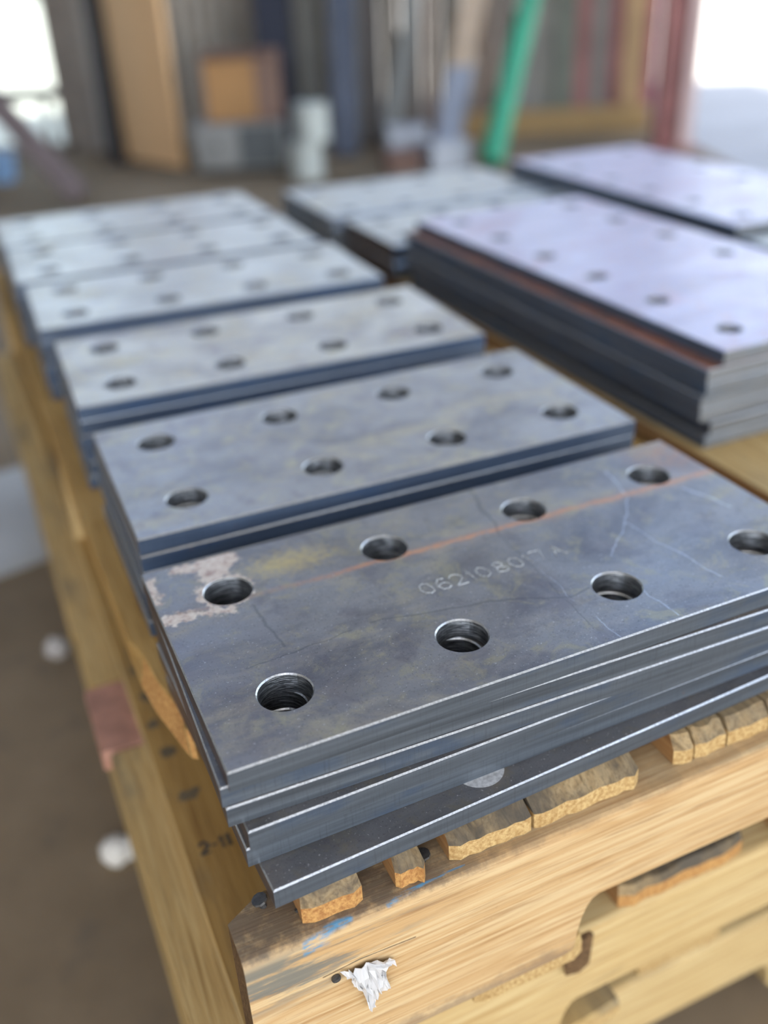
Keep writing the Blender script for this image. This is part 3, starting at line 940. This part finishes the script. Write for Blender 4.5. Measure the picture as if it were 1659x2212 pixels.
# what is left of the broken edge board
random.seed(12)
lo = [(-.40, .75), (-.36, .72), (-.33, .80), (-.26, 1.05), (-.22, 1.3), (-.22, 12.5), (-.54, 12.5), (-.545, 3.0), (-.535, 1.9), (-.53, 1.55), (-.50, 1.25), (-.455, 1.02), (-.43, .88)]
hi = [(x + (.012 if i > 5 else 0) + (.05 if y < 1.7 and i > 6 else 0), y + (.10 if y < 1.7 else 0)) for i, (x, y) in enumerate(lo)]
mb = MB(); mb.prism(lo, hi, Z1 - .165, Z1 - .005, 0, side=[1, 1, 1, 1, 2, 1, 2, 2, 2, 1, 1, 1, 1])
o = mb.build('deckboard', [M['deck_clean'], M['end_red'], M['deck_clean']], pal, loc=(0, 0, 0), bevel=0.008)
o['label'] = 'broken edge deckboard with a jagged tapering end'
# bottom boards of the top pallet
for i, (a, b) in enumerate(((-.53, .45), (.75, 1.50), (4.3, 5.3), (5.8, 6.8), (10.5, 11.6))):
    board(pal, a, b, -.66 if i else -.60, 12.5, zb, .16, [M['deck_clean'] if i == 0 else M['deck_pale'], M['end'], M['deck_pale']], 40 + i, name='bottom_board', back=.02, jag=.01)
# stencil on the bottom board: 2-11
strokes = {'2': [[(0, .8), (.2, 1), (.7, 1), (1, .75), (.9, .5), (0, 0), (1, 0)]], '-': [[(.1, .5), (.9, .5)]], '1': [[(.1, .75), (.5, 1), (.5, 0)]],
           '0': [[(.5, 0), (.12, .16), (0, .5), (.12, .84), (.5, 1), (.88, .84), (1, .5), (.88, .16), (.5, 0)]],
           '6': [[(.95, .95), (.5, 1), (.12, .75), (0, .35), (.2, .05), (.55, 0), (.95, .12), (1, .38), (.75, .56), (.35, .54), (.05, .38)]],
           '8': [[(.5, .54), (.12, .66), (.12, .9), (.5, 1), (.88, .9), (.88, .66), (.5, .54), (.03, .38), (.03, .12), (.5, 0), (.97, .12), (.97, .38), (.5, .54)]],
           '7': [[(0, 1), (1, 1), (.45, 0)]], 'A': [[(0, 0), (.5, 1), (1, 0)], [(.2, .38), (.8, .38)]]}


def lettering(text, x, y, z, adv, cw, ch, r, flat, jit=0.0, seed=1, sub=1, slant=0.0, ang=0.0):
    """stroked characters lying on the plane z"""
    random.seed(seed)
    mb = MB()
    ca, sa = math.cos(ang), math.sin(ang)
    for i, cdef in enumerate(text):
        ox = adv[i]
        w = cw * (.55 if cdef in '1-' else 1)
        for line in strokes.get(cdef, []):
            pts = []
            for (ax, ay), (bx, by) in zip(line[:-1], line[1:]):
                for s in range(sub):
                    f = s / sub
                    pts.append((ax + (bx - ax) * f, ay + (by - ay) * f))
            pts.append(line[-1])
            q = [(ox + (px - .5) * w + slant * py + random.uniform(-jit, jit), py * ch + random.uniform(-jit, jit)) for px, py in pts]
            q = [(x + a * ca - b * sa, y + a * sa + b * ca) for a, b in q]
            for (ax, ay), (bx, by) in zip(q[:-1], q[1:]):
                d = Vector((bx - ax, by - ay, 0))
                if d.length < 1e-5:
                    continue
                d.normalize()
                nn = Vector((-d.y, d.x, 0)) * r * random.uniform(.75, 1.25)
                e = d * r * .6
                A, B = Vector((ax, ay, z)) - e, Vector((bx, by, z)) + e
                up = Vector((0, 0, flat))
                mb.add([A - nn, A + nn, B + nn, B - nn, A + up, B + up], [(0, 3, 5, 4), (2, 1, 4, 5), (1, 0, 4), (3, 2, 5)])
    return mb


mb = lettering('2-11', -.42, .98, zb + .001, (.03, .10, .155, .20), .055, .10, .011, .002)
o = mb.build('stencil_mark', M['ink'], pal, loc=(0, 0, 0))
o['label'] = 'dark stencilled 2-11 on the lower board'
random.seed(77)
for k, (px, py, ln) in enumerate(((-.40, 2.05, .16), (-.38, 2.75, .22), (-.36, 3.15, .2), (-.36, 1.55, .2), (-.43, 2.4, .12))):
    pts = []
    for i in range(12):
        q = 2 * math.pi * i / 12
        pts.append((px + ln * .5 * math.cos(q) * random.uniform(.6, 1.1), py + .07 * math.sin(q) * random.uniform(.5, 1.2)))
    mb = MB(); mb.prism(pts, pts, zb + .0005, zb + .002)
    mb.build('ink_smudge', plain('faded_ink', (0.12, 0.09, 0.05), .8), pal, loc=(0, 0, 0))
# nails
nail(pal, (-.325, -.42, zs - .05), (-.35, -.41, zs + .045), .02)
nail(pal, (-.22, -.49, zs - .05), (-.15, -.55, zs + .06), .017)
nail(pal, (.50, -.52, zs - .05), (.50, -.52, zs + .045), .02)
nail(pal, (-.085, -.62, -1.292), (-.088, -.706, -1.29), .012)
nail(pal, (1.36, -.44, Z1 - .1), (1.36, -.45, Z1 - .014), .016)

# lower pallets
Z2 = zb - .16 - .004
pal2, zs2, zb2 = pallet(Z2, -.28, .27, 'middle wooden pallet of the stack, shifted slightly left', seed=5)
for i, (a, b) in enumerate(((-.81, .15), (.5, 1.35), (1.98, 3.02), (3.35, 4.3), (4.6, 5.6), (5.9, 6.9), (7.2, 8.2), (8.5, 9.5), (10.3, 11.35))):
    board(pal2, a, b, (-.40 if i else 3.30), 12.6, Z2, .172, [M['deck_pale'] if i == 0 else M['deck'], M['end_red'], M['deck_pale'] if i == 0 else M['deck_side']], 60 + i, back=.03)
board(pal2, -.80, .15, -.38, 2.40, Z2, .172, [M['deck_pale'], M['end'], M['deck_pale']], 75, back=.03)
o = board(pal2, -.86, -.3, 2.42, 3.28, Z2 + .001, .172, [M['red_paint'], M['red_paint'], M['red_paint']], 76, back=.03)
o['label'] = 'short red-painted board in the edge of the deck'
for i, (a, b) in enumerate(((-.8, .2), (1.2, 2.1), (4.3, 5.2), (6.2, 7.1), (10.3, 11.3))):
    board(pal2, a, b, -.40, 12.6, zb2, .16, [M['deck_pale'], M['end'], M['deck_pale']], 80 + i, name='bottom_board', back=.02)
# splintered wedge at the edge of the notch
mb = MB(); mb.prism([(1.52, -.47), (1.62, -.49), (1.72, -.46), (1.70, -.40), (1.55, -.40)], [(1.50, -.45), (1.58, -.475), (1.74, -.45), (1.72, -.40), (1.52, -.40)], zs2 - .30, zs2 - .02)
o = mb.build('splinter', M['end_dark'], pal2, loc=(0, 0, 0), bevel=.01)
o['label'] = 'dark splintered wedge by the fork notch'

Z3 = zb2 - .16 - .004
pal3, zs3, zb3 = pallet(Z3, -.1, .55, 'lowest wooden pallet, standing on the floor', seed=9)
for i, (a, b) in enumerate(((-.63, .3), (.7, 1.6), (2.5, 3.3), (3.9, 4.8), (5.2, 6.1), (6.5, 7.4), (7.8, 8.7), (9.1, 10.0), (10.5, 11.5))):
    board(pal3, a, b, -.12, 12.9, Z3, .172, [M['deck_pale'], M['end'], M['deck_pale']], 100 + i, back=.03)
for i, (a, b) in enumerate(((-.6, .4), (4.3, 5.2), (6.2, 7.1), (10.5, 11.5))):
    board(pal3, a, b, -.12, 12.9, zb3, .16, [M['deck_pale'], M['end'], M['deck_pale']], 120 + i, name='bottom_board', back=.02)

# torn plastic film caught on the nail
random.seed(31)
out = [(-.06, -1.245), (.0, -1.262), (.07, -1.25), (.13, -1.285), (.20, -1.30), (.235, -1.335), (.17, -1.345), (.14, -1.40), (.165, -1.47), (.19, -1.535), (.15, -1.53),
       (.12, -1.55), (.10, -1.60), (.075, -1.63), (.07, -1.60), (.09, -1.54), (.085, -1.475), (.03, -1.43), (.0, -1.39), (-.01, -1.33)]
bm = bmesh.new()
vs = [bm.verts.new((x * S, (-.712) * S, z * S)) for x, z in out]
bm.faces.new(vs)
bmesh.ops.triangulate(bm, faces=bm.faces)
bmesh.ops.subdivide_edges(bm, edges=bm.edges, cuts=3, use_grid_fill=True)
for v in bm.verts:
    v.co.y -= random.uniform(0, .035) * S
    v.co.x += random.uniform(-.008, .008) * S
    v.co.z += random.uniform(-.008, .008) * S
bmesh.ops.solidify(bm, geom=bm.faces[:], thickness=.004 * S)
me = bpy.data.meshes.new('plastic_film_scrap')
bm.to_mesh(me)
bm.free()
me.materials.append(M['film'])
o = bpy.data.objects.new('plastic_film_scrap', me)
COL.objects.link(o)
o.location = P(0, 0, 0)
tag(o, 'torn scrap of clear plastic film snagged on the nail in the beam', 'plastic film')

# ------------------------------------------------------------------ steel plates
T = 0.127


def plate_mesh(name, L, Wd, holes, r, mats, t=T, ch=.008, n=40, bev=.0):
    """drilled plate: worn arrises, chamfered holes; slots: top, edge, bore, arris"""
    mb = MB()
    hx, hy = L / 2, Wd / 2
    xs = sorted({round(h[0], 5) for h in holes})
    ys = sorted({round(h[1], 5) for h in holes})
    ix, iy = hx - ch, hy - ch
    cx = [-ix] + [(a + b) / 2 for a, b in zip(xs[:-1], xs[1:])] + [ix]
    cy = [-iy] + [(a + b) / 2 for a, b in zip(ys[:-1], ys[1:])] + [iy]
    rc = r + ch * .9
    for z, flip in ((t, False), (0.0, True)):
        for i, x in enumerate(xs):
            for j, y in enumerate(ys):
                x0, x1, y0, y1 = cx[i], cx[i + 1], cy[j], cy[j + 1]
                angs = sorted([2 * math.pi * k / n for k in range(n)] + [math.atan2(b - y, a - x) % (2 * math.pi) for a in (x0, x1) for b in (y0, y1)])
                ring, box = [], []
                for q in angs:
                    c, s = math.cos(q), math.sin(q)
                    ring.append((x + rc * c, y + rc * s, z))
                    tx = ((x1 - x) / c if c > 1e-9 else (x0 - x) / c if c < -1e-9 else 1e9)
                    ty = ((y1 - y) / s if s > 1e-9 else (y0 - y) / s if s < -1e-9 else 1e9)
                    d = min(tx, ty)
                    box.append((x + d * c, y + d * s, z))
                m = len(angs)
                fs = [(k, m + k, m + (k + 1) % m, (k + 1) % m) for k in range(m)]
                if flip:
                    fs = [tuple(reversed(f)) for f in fs]
                mb.add(ring + box, fs, 0)
                if not flip:
                    lv = [(rc, t), (r, t - ch), (r, ch), (rc, 0)]
                    vs = [(x + q * math.cos(a), y + q * math.sin(a), zz) for q, zz in lv for a in angs]
                    for k in range(3):
                        mb.add(vs[k * m:(k + 2) * m], [(p, (p + 1) % m, m + (p + 1) % m, m + p) for p in range(m)], 2 if k == 1 else 3)
    # outer skin
    o4 = [(-1, -1), (1, -1), (1, 1), (-1, 1)]
    rows = [(ix, iy, 0), (hx, hy, ch), (hx - bev, hy - bev, t - ch), (ix - bev, iy - bev, t)]
    rows[3] = (ix, iy, t)
    vs = [(a * sx, b * sy, z) for a, b, z in rows for sx, sy in o4]
    for k in range(3):
        for i in range(4):
            j = (i + 1) % 4
            mb.add([vs[k * 4 + i], vs[k * 4 + j], vs[k * 4 + 4 + j], vs[k * 4 + 4 + i]], [(0, 1, 2, 3)], 3 if k != 1 else (1 if i % 2 == 0 else 4))
    return mb.mesh(name, mats)


HS = [(x, y) for x in (-1.5, -.5, .5, 1.5) for y in (-.5, .5)]
LS, WS = 3.842, 1.823


def mats(top, edge='edge', side='edge_brown'):
    if top in ('top_a', 'top_b', 'top_c'):
        edge = 'edge_blue'
    return [M[top], M[edge], M['bore'], M['arris'], M[side]]


ME = {k: plate_mesh('steel_plate_' + k, LS, WS, HS, .14, mats(v)) for k, v in
      (('front', 'top_front'), ('a', 'top_a'), ('b', 'top_b'), ('c', 'top_c'), ('under', 'top_under'))}
ME['low'] = plate_mesh('steel_plate_low', LS, WS, HS, .14, mats('top_under', 'edge_blue', 'edge_dark'))
HA = [(x, y) for x in (-.875, .875) for y in (-2.5, -1.5, -.5, .5, 1.5, 2.5)]
MA = {k: plate_mesh('long_plate_' + k, 2.62, 5.86, HA, .12, [M[v], M['edge_pale'], M['bore'], M['arris'], M['edge_dark']], n=28) for k, v in
      (('pink', 'top_pink'), ('rust', 'top_rust'), ('under', 'top_under'), ('pale', 'top_c'))}
HC = [(x, y) for x in (-1.5, -.5, .5, 1.5) for y in (-.8, .8)]
MC = {k: plate_mesh('wide_plate_' + k, 3.9, 2.45, HC, .12, [M[v], M['edge_pale'], M['bore'], M['arris'], M['edge_dark']], n=28) for k, v in
      (('pale', 'top_c'), ('under', 'top_under'))}
ORD = ['top', 'second', 'third', 'fourth', 'fifth', 'sixth', 'seventh', 'eighth']
GAP = .0012


def put(me, x, y, z, rot, label, group):
    o = bpy.data.objects.new('steel_plate', me)
    COL.objects.link(o)
    o.location = P(x, y, z)
    o.rotation_euler = (0, 0, rot)
    return tag(o, label, 'steel plate', group)


def stack(cx, cy, rot, n, kinds, where, group, seed, amp=(.03, .03, .006), poses=None):
    random.seed(seed)
    res = []
    for i in range(n):                      # i = 0 is the top plate
        z = Z1 + .0015 + (n - 1 - i) * (T + GAP)
        if poses:
            x, y, a = poses[i]
        elif i == 0:
            x, y, a = cx, cy, rot
        else:
            x, y, a = cx + random.uniform(-amp[0], amp[0]), cy + random.uniform(-amp[1], amp[1]), rot + random.uniform(-amp[2], amp[2])
        if i == 0:
            lab = 'drilled steel plate on top of the ' + where
        elif i == n - 1:
            lab = 'bottom steel plate of ' + where
        else:
            lab = ORD[i] + ' steel plate from the top in the ' + where
        res.append(put(kinds[min(i, len(kinds) - 1)], x, y, z, a, lab, group))
    return res


def corner_pose(x, y, a):
    """centre of a plate whose near left corner is at (x, y)"""
    c, s = math.cos(a), math.sin(a)
    return x + c * LS / 2 - s * WS / 2, y + s * LS / 2 + c * WS / 2, a


front = stack(0, 0, 0, 6, [ME['front'], ME['under']], 'front stack at the pallet corner', 'plates of the front stack', 1, poses=[
    corner_pose(-.411, -.421, 0), corner_pose(-.446, -.368, -.026), corner_pose(-.434, -.375, -.024), corner_pose(-.362, -.438, .013), corner_pose(-.380, -.418, .010), corner_pose(-.317, -.598, .046)])
front[0]['label'] = 'top plate of the front stack, engraved with a number'
rows = ((1.586, 2.703, -.0124, 'a', 'second stack from the front, left row'), (1.60, 5.06, -.034, 'b', 'third stack from the front, left row'),
        (1.57, 7.36, -.033, 'c', 'fourth stack from the front, left row'), (1.545, 9.33, -.03, 'c', 'fifth stack from the front, left row'),
        (1.56, 11.28, -.012, 'c', 'rearmost stack of the left row'))
for i, (x, y, a, k, wh) in enumerate(rows):
    stack(x, y, a, 6, [ME[k], ME['low']], wh, 'plates of the left row', 11 + i, amp=(.035, .02, .004))
# right-hand stacks
random.seed(3)
pa = [(4.80 + 1.31, 2.33 + 2.93, .012)]
for i in range(6):
    pa.append((4.64 + 1.31 + random.uniform(-.03, .03) + (.06 if i > 3 else 0), 2.30 + 2.93 + random.uniform(-.04, .03), .010 + random.uniform(-.004, .004)))
stack(0, 0, 0, 7, [MA['pink'], MA['rust'], MA['under']], 'violet-tinted long stack', 'plates of the violet long stack', 2, poses=pa)
stack(8.42 + 1.31, 6.0 + 2.93, -.02, 6, [MA['pink'], MA['under']], 'long stack at the far right', 'plates of the far right long stack', 5, amp=(.02, .03, .004))
stack(4.58 + 1.921, 8.50 + .912, -.012, 4, [ME['c'], ME['under']], 'low stack behind violet plates', 'plates of the low rear stacks', 6, amp=(.02, .03, .005))
stack(4.58 + 1.85, 10.5 + 1.23, -.02, 4, [MC['pale'], MC['under']], 'wide low rear stack', 'plates of the low rear stacks', 7, amp=(.02, .03, .005))
stack(8.30 + 1.921, 4.0 + .912, -.01, 5, [ME['c'], ME['under']], 'right edge stack', 'plates of the right edge stack', 8, amp=(.02, .03, .005))

# engraved number, plug disc
adv = [1.047, 1.150, 1.249, 1.339, 1.416, 1.532, 1.638, 1.724, 1.801, 1.923]
mb = lettering('062108017A', -1.511, .414 - .490, T + .0002, adv, .072, .11, .0042, .004, jit=.0025, seed=5, sub=4, slant=-.012)
mb.build('engraved_number', M['engrave'], front[0], loc=(0, 0, 0))['label'] = 'engraved number 062108017A'
c, s = math.cos(.046), math.sin(.046)
px, py, _ = corner_pose(-.317, -.598, .046)
dx, dy = .93 - px, -.335 - py
mb = MB(); mb.lathe([(.140, T - .02), (.140, T + .0007), (.137, T + .001)], (c * dx + s * dy, -s * dx + c * dy, 0), 40)
mb.build('punch_slug', M['slug'], front[5], loc=(0, 0, 0))['label'] = 'bright round slug still in the plate'
